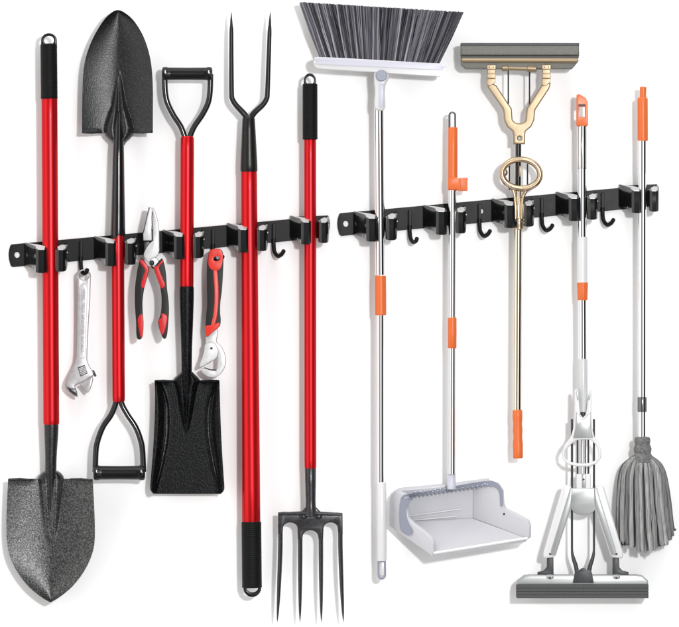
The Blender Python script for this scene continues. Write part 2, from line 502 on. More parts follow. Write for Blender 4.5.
    for dx in (62.5, 123.5):
        copy_tree(hook, root, Vector((dx * S, 0, -(SLOPE * dx) * S)))
    return root
rack(0, 0, 'black clip rack on the left gripping the red-handled shovels and forks')
rack(330, -31.3, 'black clip rack on the right gripping the broom, dustpan and mops')

# ------------------------------------------------------------------ red-handled garden tools
def ribbed(y0, y1, r, step=2.1, amp=.28):
    out = [(y0, r - 1.6), (y0 + .5, r - .5), (y0 + 1.4, r)]
    y = y0 + 2
    while y < y1 - 3:
        out += [(y, r), (y + step * .35, r - amp), (y + step * .7, r)]
        y += step
    out += [(y1 - 2, r + .1), (y1 - .8, r), (y1 - .2, r - .5), (y1, r - 1.2)]
    return out
def grip_ring(cx, cy, rx, ry, hrx, hry, up, d, depth=5):
    """closed loop moulded on the end of a grip; up=-1 towards the top"""
    base = cy + (-up) * ry * .9
    if up < 0:
        out = [(cx - rx, base)] + arc(cx, cy, rx, ry, 180, 360, 18) + [(cx + rx, base)]
    else:
        out = [(cx + rx, base)] + arc(cx, cy, rx, ry, 0, 180, 18) + [(cx - rx, base)]
    hole = [(x, y + up * .2) for x, y in ellipse(cx, cy, hrx, hry, 22)]
    m = MB(); m.prism(out, d - depth / 2, d + depth / 2, [hole], bev=.9, back=True)
    return m
def yoke_handle(root, left, right, grip, d, up):
    """D-shaped handle: two bent arms and a crosswise grip (x0, x1, y0, y1)"""
    for pts in (left, right):
        q = cat_rom([(x, y, dd) for x, y, dd in pts], 8)
        m = MB(); m.tube(q, 2.9, 3.1, n=18)
        m.build('yoke_arm', 'black_gloss', root)
    x0, x1, y0, y1 = grip
    cy = (y0 + y1) / 2; r = (y1 - y0) / 2
    xs = [(x0, .72), (x0 + .8, .93), (x0 + 2, 1), (x0 + 5, 1), (x0 + 6, .93), (x0 + 9, .92), ((x0 + x1) / 2, .9), (x1 - 9, .92), (x1 - 6, .93), (x1 - 5, 1), (x1 - 2, 1), (x1 - .8, .93), (x1, .72)]
    m = MB(); m.tube([(x, cy, d) for x, f in xs], [r * f for x, f in xs], n=28)
    g = m.build('grip', 'rubber_end', root)
    for x in (x0 + 3.5, x1 - 3.5):
        MB().ball(x, cy - 1, d + r * .9, 1.0, 2.2, .8, 12).build('pin', 'chrome', g)
    return g

def ridge(x, y, cx, w, H, valley=.38):
    t = abs(x - cx) / max(w, .3)
    if t >= 1: return 0
    return H * (1 - t ** 3) ** .8 * (1 - valley * math.exp(-(t / .3) ** 2))

# --- long round-point shovel, far left
t = thing('digging_shovel', 'tall shovel with straight red shaft and pointed grey speckled blade at lower left corner', 'shovel', 50, 424, 24)
MB().shaft(49.4, 51.3, [(97, 7.6), (98, 8)] + [(y, 8) for y in range(120, 421, 30)] + [(423.5, 8), (424.6, 7.4)], 23).build('shaft', 'red', t)
g = MB().shaft(48.7, 49.2, ribbed(43.5, 99, 8.5), 23).build('grip', 'rubber', t)
grip_ring(49, 40.5, 8, 7.5, 5, 4.6, -1, 23).build('hang_loop', 'rubber_end', g)
q = [(51.3, 423.5, 23, 6.6), (51.3, 425, 23, 7.3), (51.2, 436, 23, 7), (51, 448, 23, 6.3), (50.8, 460, 22.6, 5.8), (50.6, 470, 21.5, 5.7), (50.5, 480, 19.4, 5.2), (50.5, 495, 17.2, 4.6), (50.5, 515, 15, 3.6)]
m = MB(); m.tube(cat_rom([(a, b, c) for a, b, c, r in q], 5), [float(v[0]) for v in cat_rom([(r, 0, 0) for a, b, c, r in q], 5)], n=32); m.build('socket', 'dark_hammer', t)
xl = curve([(476, 8.5), (481, 8), (500, 7), (525, 6.2), (545, 7.2), (560, 11), (574, 18.5), (586, 28), (594, 37), (599.5, 45), (602.3, 50.2)])
xr = curve([(476, 93), (481, 93), (500, 94), (525, 95), (545, 94.4), (560, 90), (574, 82.5), (586, 73), (594, 64), (599.5, 56), (602.3, 50.8)])
def w1(y): return float(np.interp(y, [466, 473, 479, 490, 515, 536, 542], [6, 9, 12, 11.5, 8.6, 5.4, 2.5]))
def fd1(x, y, u):
    v = (y - 479) / 123
    d = 15 + 10.5 * (math.sqrt(u * u + .012) ** 1.6) * (1 - .3 * v) + 4 * v * v + .07 * (x - 50.6)
    d += ridge(x, y, 50.6, w1(y), 9 * min(1, max(0, (543 - y) / 50)))
    if y < 484: d += 2.2 * max(0, 1 - abs(y - 479) / 4.5) * min(1, max(0, (abs(x - 50.6) - 16) / 6))
    return d
ys = [479, 479.6, 480.5, 482, 484, 486.5] + list(np.linspace(489, 594, 56)) + [596, 598, 600, 601.3, 602.3]
MB().surf(ys, xl, xr, fd1, 110).build('blade', 'grey_hammer', t, angle=60)
def fdf(x, y, u): return 15.2 + 9 * (1 - abs(u) ** 3) ** .8 * (1 - .38 * math.exp(-(u / .3) ** 2))
MB().surf(list(np.linspace(471, 484, 12)), lambda y: 50.5 - np.interp(y, [471, 473, 476.5, 480, 484], [6, 9.5, 12.3, 13, 12]), lambda y: 50.5 + np.interp(y, [471, 473, 476.5, 480, 484], [6, 9.5, 12.3, 13, 12]), fdf, 36, 6).build('frog', 'dark_hammer', t, angle=60)

for x0, x1 in ((9, 31), (70, 92)):
    m = MB(); m.tube([(x0, 479.4, fd1(x0, 479, (x0 - 50.5) / 42.5) - .4), ((x0 + x1) / 2, 479.2, fd1((x0 + x1) / 2, 479, ((x0 + x1) / 2 - 50.5) / 42.5) - .2), (x1, 480.2, fd1(x1, 479, (x1 - 50.5) / 42.5) - .6)], [1.0, 1.3, .9], n=10); m.build('foot_step', 'dark_hammer', t)
# --- spade pointing up, D-handle below
t = thing('digging_spade', 'round-point shovel hung upside down, black blade pointing up and D-handle at bottom', 'shovel', 118, 402, 24)
MB().shaft(117.8, 118.7, [(234, 6)] + [(y, 6.3) for y in range(236, 400, 20)] + [(400.5, 6.2), (402, 5.2)], 24).build('shaft', 'red', t)
q = [(117.8, 235.8, 24, 7.2), (117.8, 234, 24, 7.5), (118, 220, 24, 7.2), (118.2, 190, 24, 6.5), (118.3, 160, 23.6, 5.9), (118.4, 146, 22.8, 5.5), (118.5, 134, 20.2, 5.1), (118.6, 118, 17.4, 4.4), (118.6, 98, 15, 3.2)]
m = MB(); m.tube(cat_rom([(a, b, c) for a, b, c, r in q], 5), [float(v[0]) for v in cat_rom([(r, 0, 0) for a, b, c, r in q], 5)], n=32); m.build('socket', 'black_gloss', t)
xl = curve([(9.9, 117.8), (11.5, 113), (18, 105.5), (28, 98.5), (40, 92), (55, 86.4), (70, 83.5), (90, 82.4), (115, 82), (134, 82)])
xr = curve([(9.9, 118.2), (11.5, 123), (18, 131.5), (28, 139), (40, 145), (55, 149.6), (70, 152), (90, 153), (115, 153), (134, 153)])
def w2(y): return float(np.interp(y, [70, 76, 90, 105, 118, 128, 136], [0.3, 2, 4.5, 7.5, 12, 15, 13]))
def fd2(x, y, u):
    v = (134 - y) / 124
    d = 15 + 10.5 * (math.sqrt(u * u + .012) ** 1.6) * (1 - .3 * v) + 4 * v * v + .07 * (x - 118.6)
    d += ridge(x, y, 118.6, w2(y), 9 * min(1, max(0, (y - 70) / 40)), .45)
    if y > 129: d += 2.4 * max(0, 1 - abs(y - 132.5) / 4) * min(1, max(0, (abs(x - 118.6) - 17) / 5))
    return d
ys = [9.9, 10.5, 11.5, 13, 15] + list(np.linspace(17, 127, 60)) + [128.5, 130, 131.2, 132.3, 133.2]
MB().surf(ys, xl, xr, fd2, 110).build('blade', 'dark_hammer', t, angle=60)
hw = [15, 15.2, 13.6, 10.5, 7, 5.4]
hy = [126, 131, 135.5, 139, 142, 145]
MB().surf(list(np.linspace(127, 145, 14)), lambda y: 118.6 - np.interp(y, hy, hw), lambda y: 118.6 + np.interp(y, hy, hw), lambda x, y, u: 15.2 + 9 * (1 - abs(u) ** 3) ** .8 * (1 - .45 * math.exp(-(u / .3) ** 2)), 36, 6).build('frog', 'dark_hammer', t, angle=60)
yoke_handle(t, [(115.9, 398, 24), (115.2, 405, 24), (111, 415, 24), (103.5, 426, 24), (98.6, 438, 24), (96, 450, 24), (95.2, 472, 24)],
            [(120.8, 398, 24), (122.2, 405, 24), (127.6, 415, 24), (135.5, 427, 24), (140.2, 439, 24), (142.4, 450, 24), (143.4, 472, 24)], (93.4, 145, 465.2, 480.4), 24, 1)

for x0, x1 in ((83, 101), (136, 152)):
    f_ = lambda x: fd2(x, 131.5, (x - 117.5) / 35.5)
    m = MB(); m.tube([(x0, 132.2, f_(x0)), ((x0 + x1) / 2, 132, f_((x0 + x1) / 2)), (x1, 131.6, f_(x1))], [1.3, 1.7, 1.3], n=10); m.build('foot_step', 'dark_hammer', t)
# --- square shovel, D-handle up
t = thing('square_shovel', 'flat square-mouth black shovel with D-handle on top, red shaft in third clip', 'shovel', 187, 287, 24)
MB().shaft(187.3, 186.7, [(136.2, 5.6), (138, 6.7)] + [(y, 6.8) for y in range(150, 286, 15)] + [(286.2, 6.7), (287.5, 6.2)], 24).build('shaft', 'red', t)
q = [(186.7, 286.6, 24, 6.6), (186.7, 288, 24, 7.1), (186.7, 300, 24, 7.1), (186.7, 325, 24, 6.3), (186.6, 350, 23.4, 5.5), (186.6, 364, 22.6, 5.3), (186.5, 376, 20.4, 5.2), (186.4, 390, 17.4, 4.6), (186.3, 408, 14.5, 3.2)]
m = MB(); m.tube(cat_rom([(a, b, c) for a, b, c, r in q], 5), [float(v[0]) for v in cat_rom([(r, 0, 0) for a, b, c, r in q], 5)], n=32); m.build('socket', 'black_hammer', t)
yoke_handle(t, [(185, 141, 24), (184, 135, 24), (180.5, 126, 24), (173.4, 115, 24), (167.6, 103, 24), (165.3, 92, 24), (164.6, 74, 24)],
            [(189.4, 141, 24), (190.6, 135, 24), (194.6, 126, 24), (202.4, 114.5, 24), (208, 103, 24), (210, 92, 24), (210.6, 74, 24)], (162, 212.4, 66.8, 80.6), 24, -1)
xl = curve([(380, 154.5), (395, 155), (420, 154.6), (450, 153), (475, 151), (487, 150.2), (491, 151), (494.5, 154)])
xr = curve([(380, 219.5), (395, 219.9), (420, 220.6), (450, 222), (475, 223.6), (487, 224.4), (491, 223.6), (494.5, 220.4)])
rl = curve([(380, 157), (390, 161.5), (405, 165.4), (420, 166.3), (440, 165.2), (465, 160.5), (485, 155.4), (495, 153.5)])
rr = curve([(380, 217.5), (390, 213.6), (405, 210), (420, 208.8), (440, 210), (465, 214.4), (485, 219.2), (495, 221)])
def w3(y): return float(np.interp(y, [376, 382, 395, 415, 428, 433], [13, 11.5, 9, 5.5, 2.5, .3]))
def sm(t):
    t = max(0, min(1, t)); return t * t * (3 - 2 * t)
def fd3(x, y, u):
    a, b = rl(y), rr(y)
    d = 14.0
    if x < a + 1.5: d += 10 * sm((a + 1.5 - x) / max(3, (a + 1.5 - xl(y)) * .8)) ** .8
    if x > b - 1.5: d += 10 * sm((x - b + 1.5) / max(3, (xr(y) - b + 1.5) * .8)) ** .8
    d += 2.6 * math.exp(-((x - a) / 1.9) ** 2) + 3.0 * math.exp(-((x - b) / 1.9) ** 2)
    d += ridge(x, y, 186.3, w3(y), 9 * min(1, max(0, (434 - y) / 30)), .45)
    if y < 384: d += 2 * max(0, 1 - abs(y - 380.5) / 3.5) * min(1, max(0, (abs(x - 186.5) - 15) / 4))
    return d
ys = [380.4, 381, 382, 383.4, 385] + list(np.linspace(387, 486, 60)) + [488, 489.5, 491, 492.3, 493.4, 494.2]
MB().surf(ys, xl, xr, fd3, 130).build('blade', 'black_hammer', t, angle=60)
for f_ in (rl, rr):
    yy = np.linspace(382, 493, 40)
    m = MB(); m.tube([(f_(y), y, 15.6) for y in yy], [float(np.interp(y, [382, 410, 470, 493], [.7, 1.7, 1.7, .8])) for y in yy], [1.9] * 40, n=12); m.build('highlight_rib', 'grey_hammer', t)  # grey beads added on the folds: edge wear and caught light in colour
MB().surf(list(np.linspace(372, 386, 12)), lambda y: 186.5 - np.interp(y, [372, 375, 379, 382, 386], [5.6, 8.6, 12.6, 13.2, 11]), lambda y: 186.5 + np.interp(y, [372, 375, 379, 382, 386], [5.6, 8.6, 12.6, 13.2, 11]), lambda x, y, u: 15.2 + 9 * (1 - abs(u) ** 3) ** .8 * (1 - .45 * math.exp(-(u / .3) ** 2)), 36, 6).build('frog', 'black_hammer', t, angle=60)

for x0, x1 in ((155.4, 172), (201, 218.6)):
    m = MB(); m.tube([(x0, 381.2, 19), ((x0 + x1) / 2, 381.2, 16.5), (x1, 381.4, 17)] if x0 < 180 else [(x0, 381.4, 17), ((x0 + x1) / 2, 381.2, 16.5), (x1, 381.2, 19)], [1.2, 1.5, 1.2], n=10); m.build('foot_step', 'black_hammer', t)
# --- two-prong fork pointing up
t = thing('two_prong_fork', 'red-handled fork with two thin black prongs pointing up and grip at bottom', 'fork', 250, 522, 24)
MB().shaft(248.9, 251.2, [(170, 7.6), (171, 8)] + [(y, 8 + (y - 171) * .0036) for y in range(190, 520, 30)] + [(522, 9.2), (523, 8.6)], 22.5).build('shaft', 'red', t)
g = MB().shaft(251.3, 252, ribbed(521.5, 588, 10), 22.5).build('grip', 'rubber', t)
grip_ring(252.3, 588, 9, 9.2, 5.6, 4.4, 1, 22.5).build('hang_loop', 'rubber_end', g)
MB().shaft(248.6, 248.9, [(116, 4), (117, 5.4), (118.5, 6.3), (130, 6.9), (150, 7.9), (165, 8.6), (170.4, 8.7), (171.8, 8)], 22.5).build('socket', 'black_satin', t)
for pts in ([(231.4, 12, 24), (231.3, 20, 24), (231.4, 28, 24), (231.4, 60, 24), (231.6, 92, 24), (232.4, 99, 24), (236, 105, 24), (243, 112.5, 24), (249, 120, 23)],
            [(270.2, 12, 24), (270, 20, 24), (269.7, 28, 24), (268.6, 60, 24), (267.5, 92, 24), (266.4, 99, 24), (262.5, 105, 24), (255, 112, 24), (248.8, 120, 23)]):
    q = cat_rom(pts, 6)
    r = [float(np.interp(p[1], [12, 20, 27, 29, 95, 110, 120], [.25, 1.1, 1.6, 2.1, 2.5, 2.9, 3.2])) for p in q]
    m = MB(); m.tube(q, r, n=16); m.build('prong', 'black_satin', t)
MB().ball(248.8, 117, 25.5, 3.6, 2.6, 3).build('weld', 'forged', t)

# --- four-tine digging fork
t = thing('digging_fork', 'digging fork with red shaft, black top grip and four dark tines pointing down', 'fork', 310, 468, 24)
MB().shaft(310.1, 310.4, [(138, 5.6), (139, 6)] + [(y, 6) for y in range(160, 466, 30)] + [(467.5, 5.9), (468.6, 5.4)], 24).build('shaft', 'red', t)
g = MB().shaft(310, 310.1, ribbed(83.5, 139.6, 7.6), 24).build('grip', 'rubber', t)
grip_ring(309.9, 80.6, 6.2, 7.4, 3.9, 4.3, -1, 24).build('hang_loop', 'rubber_end', g)
MB().shaft(310.4, 310.8, [(467.6, 5.2), (468.6, 5.7), (485, 5.4), (500, 5), (507, 5.2), (512, 6.2), (516, 8)], 24).build('socket', 'forged', t)
# head: forged crossbar whose shoulders run into the tines
head = [(278, 512.4), (284, 511.8), (296, 512), (301.5, 511.6), (304.8, 508), (306.5, 506.5), (315, 506.5), (317, 508), (320.5, 511.8), (326, 512.4), (337, 512.6), (342.6, 513),
        (342.8, 534), (338.2, 534), (337.6, 528)] + arc(330.6, 528, 7, 5.4, 0, -180, 10)[1:-1] + [(323.6, 528), (323.2, 540), (318.6, 540), (318.2, 537)] + \
       arc(310.4, 537, 7.8, 6.6, 0, -180, 12)[1:-1] + [(302.6, 537), (302.4, 540), (297.9, 540), (297.4, 528)] + arc(290.2, 528, 7.2, 5.4, 0, -180, 10)[1:-1] + [(283, 528), (282.6, 534), (278, 534)]
m = MB(); m.prism(head, 21, 26.5, bev=1.5, seg=3, back=True)
m.tube([(278.5, 514, 25.5), (310, 513.2, 26.5), (342, 514.6, 25.5)], [1.6, 2.4, 1.6], n=12)
m.ball(303, 516.5, 26, 4.5, 3, 2); m.ball(318, 516.5, 26, 4.5, 3, 2)
m.build('fork_head', 'forged', t, angle=50)
for xa, xb, y0 in ((280.4, 277.3, 530), (300.2, 300, 536), (320.9, 321.4, 536), (340.4, 343.4, 530)):
    prof = [(y0, 2.3), (y0 + 15, 2.35), (560, 2.3), (580, 2.1), (600, 1.7), (612, 1.2), (619, .6), (622, .2)]
    pts = [(xa + (xb - xa) * max(0, (y - 545) / 77) ** 1.3, y, 23.8 + 2.5 * math.sin((y - y0) / 92 * math.pi)) for y, r in prof]
    m = MB(); m.tube(cat_rom(pts, 4), [float(np.interp(p[1], [a for a, b in prof], [b for a, b in prof])) for p in cat_rom(pts, 4)], n=8)
    m.build('tine', 'forged', t, angle=30)

# ------------------------------------------------------------------ hand tools on the hooks
def text_mesh(txt, x, y, d, size, rot, m, parent, name='lettering'):
    cu = bpy.data.curves.new('tmp_text', 'FONT')
    cu.body = txt; cu.size = size * S; cu.extrude = .12 * S; cu.align_x = 'CENTER'; cu.align_y = 'CENTER'
    ob = bpy.data.objects.new('tmp_text', cu); COL.objects.link(ob)
    me = bpy.data.meshes.new_from_object(ob.evaluated_get(bpy.context.evaluated_depsgraph_get()))
    bpy.data.objects.remove(ob)
    me.name = name
    me.materials.clear(); me.materials.append(M[m])
    c, s = math.cos(math.radians(rot)), math.sin(math.radians(rot))
    for v in me.vertices:
        a, b, e = v.co
        v.co = (a * c - b * s, -e, a * s + b * c)
    o = bpy.data.objects.new(name, me); COL.objects.link(o)
    o.parent = parent; o.location = W(x, y, d) - WPOS[parent.name]
    WPOS[o.name] = W(x, y, d)
    return o

t = thing('adjustable_wrench', 'silver adjustable wrench hanging by its ring, jaws down', 'wrench', 83, 276, 14)
body = [(90.4, 276)] + arc(83.6, 275.6, 6.8, 6.6, -10, -170, 14) + [(76.9, 277)] + [(77.2, 300), (77, 330), (76.6, 352), (75.8, 360), (73.4, 366), (69.6, 373), (66, 380), (64.6, 385), (65.6, 388.5), (69, 392.4), (73, 395.4), (77.4, 397.6),
        (76.8, 392), (75.2, 388.6), (74.6, 386.2), (76, 384.6), (79, 383.6), (84.4, 381.2), (89, 378), (93.4, 375.6), (92.8, 372), (90, 368), (88, 364), (86.8, 360), (87, 350), (88.2, 325), (89.8, 298)]
m = MB(); m.prism(body, 11, 18, [ellipse(83.6, 275.4, 4.7, 4.8, 24)], bev=1.1, seg=3, back=True)
b = m.build('wrench_body', 'satin_steel', t, angle=50)
slot = [(79.3, 352)] + [(79.4, 320), (79.6, 290)] + arc(83.6, 287, 4.1, 3.6, 180, 360, 8) + [(87.4, 300), (86.4, 325), (85.4, 352)] + arc(82.4, 355, 3.1, 3.6, 0, 180, 8)
inner = [(82.9 + (x - 82.9) * .8, 320 + (y - 320) * .985) for x, y in slot]
m = MB(); m.prism(slot, 17.6, 18.6, [inner], bev=.25); m.build('panel_rim', 'satin_steel', b)
text_mesh('CHROME VANADIUM  STEEL  150mm', 83.0, 320.5, 18.25, 3.9, 88.6, 'engrave', b)
m = MB(); m.prism([(77.4, 367.4), (84.6, 364.8), (87.6, 373.4), (80.2, 376.6)], 16, 18.4, bev=.2); m.build('worm_window', 'slot', b)
m = MB()
for k in range(5):
    u = .12 + .19 * k
    p = (78.4 + (80.8 - 78.4) * u, 368 + (376 - 368) * u); q = (84.8 + (87 - 84.8) * u, 365.6 + (373.2 - 365.6) * u)
    m.tube([(p[0], p[1], 18.3), (q[0], q[1], 18.3)], .62, n=10)
m.build('worm_screw', 'bright_steel', t)
m = MB(); m.prism([(79.8, 384.6), (84.6, 382), (89.4, 378.6), (92.4, 376), (92.7, 380), (91.6, 385), (89.8, 390), (87.4, 393.2), (85.6, 391.5), (83.2, 388.4)], 11.8, 17.4, bev=.9, back=True)
m.build('movable_jaw', 'satin_steel', t, angle=50)
m = MB(); m.tube([(92.4, 370.4, 14.5), (95.3, 376.6, 14.5)], 1.1, n=10); m.build('pin', 'dark_steel', t)
m = MB(); m.prism([(66.4, 386.4), (70, 388.2), (74.6, 388.4), (76.2, 391.6), (76.8, 396.4), (73, 394.4), (69.2, 391.4)], 17.6, 18.5, bev=.4); m.build('jaw_face', 'forged', b)

# --- pliers hung astride a hook
t = thing('combination_pliers', 'combination pliers with steel nose up and red and black grips apart', 'pliers', 152, 262, 26)
PD0, PD1 = 24, 31
left_jaw = [(149.6, 207), (152.2, 207.4), (152.5, 212), (152, 218), (152.6, 224), (152, 229), (152.4, 240.6), (143.6, 240.6), (143.4, 233), (145, 224), (147.6, 214)]
m = MB(); m.prism(left_jaw, PD0, PD1, bev=1, back=True); m.build('jaw', 'bright_steel', t, angle=45)
m = MB(); m.prism([(148.9, 207.2), (150, 207.4), (147.2, 219), (144.2, 232.6), (143, 233)], PD0 + 1, PD1 + .15, bev=.3); m.build('jaw_edge', 'dark_steel', t)
right_jaw = [(152.9, 207.6), (154.4, 208.2), (156.4, 214), (158.6, 223), (159.4, 231), (159.6, 250.5), (158.6, 254.4), (156, 257.4), (152, 258.4), (149, 262.6), (146.2, 260), (144.2, 257), (144, 253.6), (146.4, 248.4), (149.4, 243.8), (152.9, 241), (153.4, 229), (153, 224), (153.6, 218), (153.2, 212)]
m = MB(); m.prism(right_jaw, PD0 + .6, PD1 + .6, bev=1.1, seg=3, back=True); m.build('jaw', 'bright_steel', t, angle=45)
m = MB()
for k in range(11):
    m.ball(152.8 + (.35 if k % 2 else -.35), 212.5 + k * 1.75, PD1 - .6, .75, .8, 1.2, 8)
m.build('jaw_teeth', 'dark_steel', t)
m = MB(); m.prism([(152.3, 229.5), (153.5, 229.5), (153.5, 241), (152.3, 241)], PD0 + 2, PD1 + .7, bev=.15); m.build('cutter_gap', 'dark_steel', t)
m = MB(); m.prism([(144.2, 241.6), (150, 241.6), (147.2, 246.8), (144.4, 252)], PD0 + 1, PD1 - 1, bev=.3); m.build('jaw_shoulder', 'dark_steel', t)
MB().prism([(147, 256), (155, 256), (158.6, 260), (160.6, 266), (157, 270), (152, 266), (147, 268), (143.8, 264), (144.6, 259)], PD0 + 1, PD1 - .4, bev=1, back=True).build('joint', 'bright_steel', t)
MB().ball(152, 263, PD1 + 0, 2.4, 2.8, 1.6, 18).build('pivot_nut', 'dark_steel', t)
lh = cat_rom([(141, 258.6), (138.4, 266), (137, 274), (135.4, 286), (135, 298), (135.4, 310), (136.3, 322), (136.6, 334), (138, 339), (141, 339), (143, 334), (143.6, 323), (142.8, 313), (142.6, 301), (144, 290), (146.4, 280.5), (149.2, 269), (146.6, 264), (143.6, 259.4)], 5, True)
rh = cat_rom([(162.6, 259), (165, 267), (166.2, 276), (167, 288), (168.6, 301), (169, 311), (168.4, 321), (167.4, 333), (166, 338), (163.6, 338.4), (161.3, 334), (159.2, 327), (158.4, 321), (161, 313.4), (161.8, 301), (160.8, 289), (157.6, 279), (154.2, 268.4), (157, 264), (160.6, 259.6)], 5, True)
for outl, inserts in ((lh, ([(145, 262), (149, 268.6), (147.2, 277.4), (144.4, 288), (141.2, 285.8), (143.6, 276), (145.2, 270), (140.4, 262.4), (141.4, 259.4)], [(142.2, 314), (143.6, 323.6), (143, 336), (140.8, 336.6), (138, 319.6)])),
                      (rh, ([(154.4, 267.6), (157.8, 265.6), (162.8, 260), (163.4, 262.4), (159.4, 267.4), (162.4, 277), (165.4, 285.2), (161.6, 288.4), (158, 279.6)], [(158.8, 320.4), (161.6, 318), (162, 313.2), (167.4, 315.8), (167.2, 323), (164.4, 333), (161.4, 334)]))):
    m = MB(); m.prism(outl, 22.6, 33, bev=2.6, seg=4, back=True)
    h = m.build('handle', 'grip_black', t, angle=60)
    for ins in inserts:
        m = MB(); m.prism(cat_rom(ins, 4, True), 30, 33.7, bev=.8, seg=3); m.build('grip_insert', 'grip_red', h, angle=60)

# --- multi-size wrench with hooked jaw
t = thing('hook_wrench', 'silver curved-jaw wrench with an orange-red and black grip', 'wrench', 215, 250, 14)
hd = cat_rom([(209.2, 251.5), (212.6, 249), (217, 248.6), (221, 249.4), (223, 253.4), (223.3, 262), (222.8, 275), (221.8, 290), (220.2, 303), (220, 313), (220.6, 320), (219.4, 326.4), (213.4, 331), (207, 336.6), (205.6, 328), (206.2, 316), (207.2, 303), (206.9, 285), (206.9, 267), (208, 257)], 5, True)
m = MB(); m.prism(hd, 15, 25, [ellipse(216.6, 258.6, 3.1, 2.3, 18, -20)], bev=2.4, seg=4, back=True); h = m.build('handle', 'grip_black', t, angle=60)
cap = cat_rom([(209.4, 251.6), (212.6, 249.2), (217, 248.8), (220.8, 249.6), (222.6, 253.6), (222.6, 260), (221.6, 266), (219, 269.6), (215, 270.6), (211, 269), (208.6, 265), (208.6, 257)], 5, True)
m = MB(); m.prism(cap, 20, 25.7, [ellipse(216.6, 258.6, 3.3, 2.5, 18, -20)], bev=1.6, seg=3); m.build('grip_cap', 'grip_orange_red', h, angle=60)
st = cat_rom([(213.2, 269), (217, 270), (218.4, 282), (218.8, 296), (218, 310), (216.4, 320), (213.6, 327), (211, 325), (213, 316), (214.4, 303), (214.4, 288)], 4, True)
m = MB(); m.prism(st, 21, 25.6, bev=1, seg=3); m.build('grip_stripe', 'grip_coral', h, angle=60)
cf = cat_rom([(205.8, 326), (213, 324.6), (219.4, 322.4), (219, 327), (213.4, 331.4), (207, 336.8), (205.8, 331)], 4, True)
m = MB(); m.prism(cf, 21, 25.7, bev=1, seg=3); m.build('grip_collar', 'grip_orange_red', h, angle=60)
hk = cat_rom([(206.6, 334), (212, 331), (217.6, 328.4), (217.4, 336), (216.6, 342), (221, 346), (224.6, 353), (226, 361), (224.4, 368.4), (220, 374.6), (213.6, 377.6), (207, 376.4), (202.6, 373), (201.2, 369.8), (205, 367.6), (210.4, 369.6), (216, 370), (217.6, 364), (217, 356), (212, 350), (207, 347), (205.6, 341)], 4, True)
m = MB(); m.prism(hk, 16.4, 22, bev=.9, seg=3, back=True); m.build('fixed_jaw', 'bright_steel', t, angle=50)
jw = cat_rom([(204.6, 345), (208.4, 342.6), (213, 342.4), (216.6, 346), (218.4, 353), (215.6, 359), (210.6, 361.6), (205.4, 365), (200, 367.2), (199.6, 364), (202, 358), (204, 351)], 4, True)
m = MB(); m.prism(jw, 20.5, 24, bev=.9, seg=3, back=True); m.build('pivot_jaw', 'bright_steel', t, angle=50)
MB().ball(211.4, 348.4, 24, 1.3, 1.3, .8).build('rivet_or_hole_dot', 'dark_steel', t)
m = MB()
for x0, y0, x1, y1 in ((203.6, 357, 206, 349), (204.4, 367.6, 210.4, 369.8), (210.4, 369.8, 216.4, 370)):
    m.tube([(x0, y0, 22.6), (x1, y1, 22.6)], .5, n=8)
m.build('jaw_seam', 'dark_steel', t)

# ------------------------------------------------------------------ broom
t = thing('broom', 'upside-down broom with streaked dark grey bristles and a pale plastic head', 'broom', 380, 108, 26)
BD = 27
def btop(x): return float(np.interp(x, [299, 464], [2, 12.2]))
rnd = random.Random(3)
m = MB()
NT = 23
for tf in range(NT):
    for row in range(2):
        for k in range(24):
            u = (tf + .5 + rnd.gauss(0, .30)) / NT
            u = min(.998, max(.002, u))
            xb = 320.5 + (438.5 - 320.5) * u; yb = 59.5 + 5.4 * u
            ut = min(1, max(0, u + rnd.gauss(0, .007)))
            xt = 300 + 163 * ut; yt = btop(xt) + rnd.random() * .9
            dd = BD - 5 + 7.5 * row + rnd.uniform(-2.4, 2.4)
            dt = dd + (2.2 if row else -2.2) + rnd.uniform(-1.5, 1.5)
            bend = rnd.uniform(-.8, .8)
            w = rnd.uniform(.35, .8)
            p = [(xb, yb, dd), (xb + (xt - xb) * .5 + bend, yb + (yt - yb) * .5, dd + (dt - dd) * .5), (xt, yt, dt)]
            st_ = .5 + .34 * math.sin((u * NT % 1) * 2 * math.pi + .6 * math.sin(u * 37)) + .1 * math.sin(u * 19)
            m.tube(p, [w * .8, w, w * 1.1], n=5, shade=min(1, max(0, st_ + rnd.gauss(0, .17))))
m.build('bristles', 'bristle', t, angle=70)
hd = cat_rom([(317, 57.6), (340, 58.4), (380, 60.6), (420, 63), (442.4, 64.2), (443.2, 67), (440, 75.6), (437, 76.2), (405, 74.4), (360, 71.4), (322, 69), (315.6, 67), (313.6, 62.6), (314.6, 58.8)], 5, True)
m = MB(); m.prism(hd, BD - 11, BD + 11, bev=3.4, seg=4, back=True); h = m.build('broom_head', 'white_pl', t, angle=60)
pale_strip = cat_rom([(319, 58.4), (380, 61.4), (441.6, 64.8), (441.4, 69.4), (438, 70.4), (380, 67.6), (320, 64.8), (317.4, 62)], 6, True)
m = MB(); m.prism(pale_strip, BD + 9, BD + 12, bev=1.2, seg=3); m.build('head_lip', 'lav_pl', h, angle=60)
m = MB(); m.prism(cat_rom([(374.4, 72), (381, 69.6), (388, 72.6), (388.6, 79), (386, 84), (384.8, 92), (384.8, 109), (374.8, 109), (374.8, 92), (374, 82)], 5, True), BD - 8, BD + 10, bev=2.6, seg=4, back=True); m.build('joint_bracket', 'white_pl', t, angle=60)
m = MB(); m.tube([(381.4, 76, BD + 8), (381.4, 76, BD + 12.2), (381.4, 76, BD + 12.8)], [5.7, 5.7, 5], n=28); m.build('joint_bolt', 'grey_pl', t)
MB().box(378.2, 384, 84, 107.8, BD + 6, BD + 10.9, 1.2).build('bracket_panel', 'lav_pl', t)
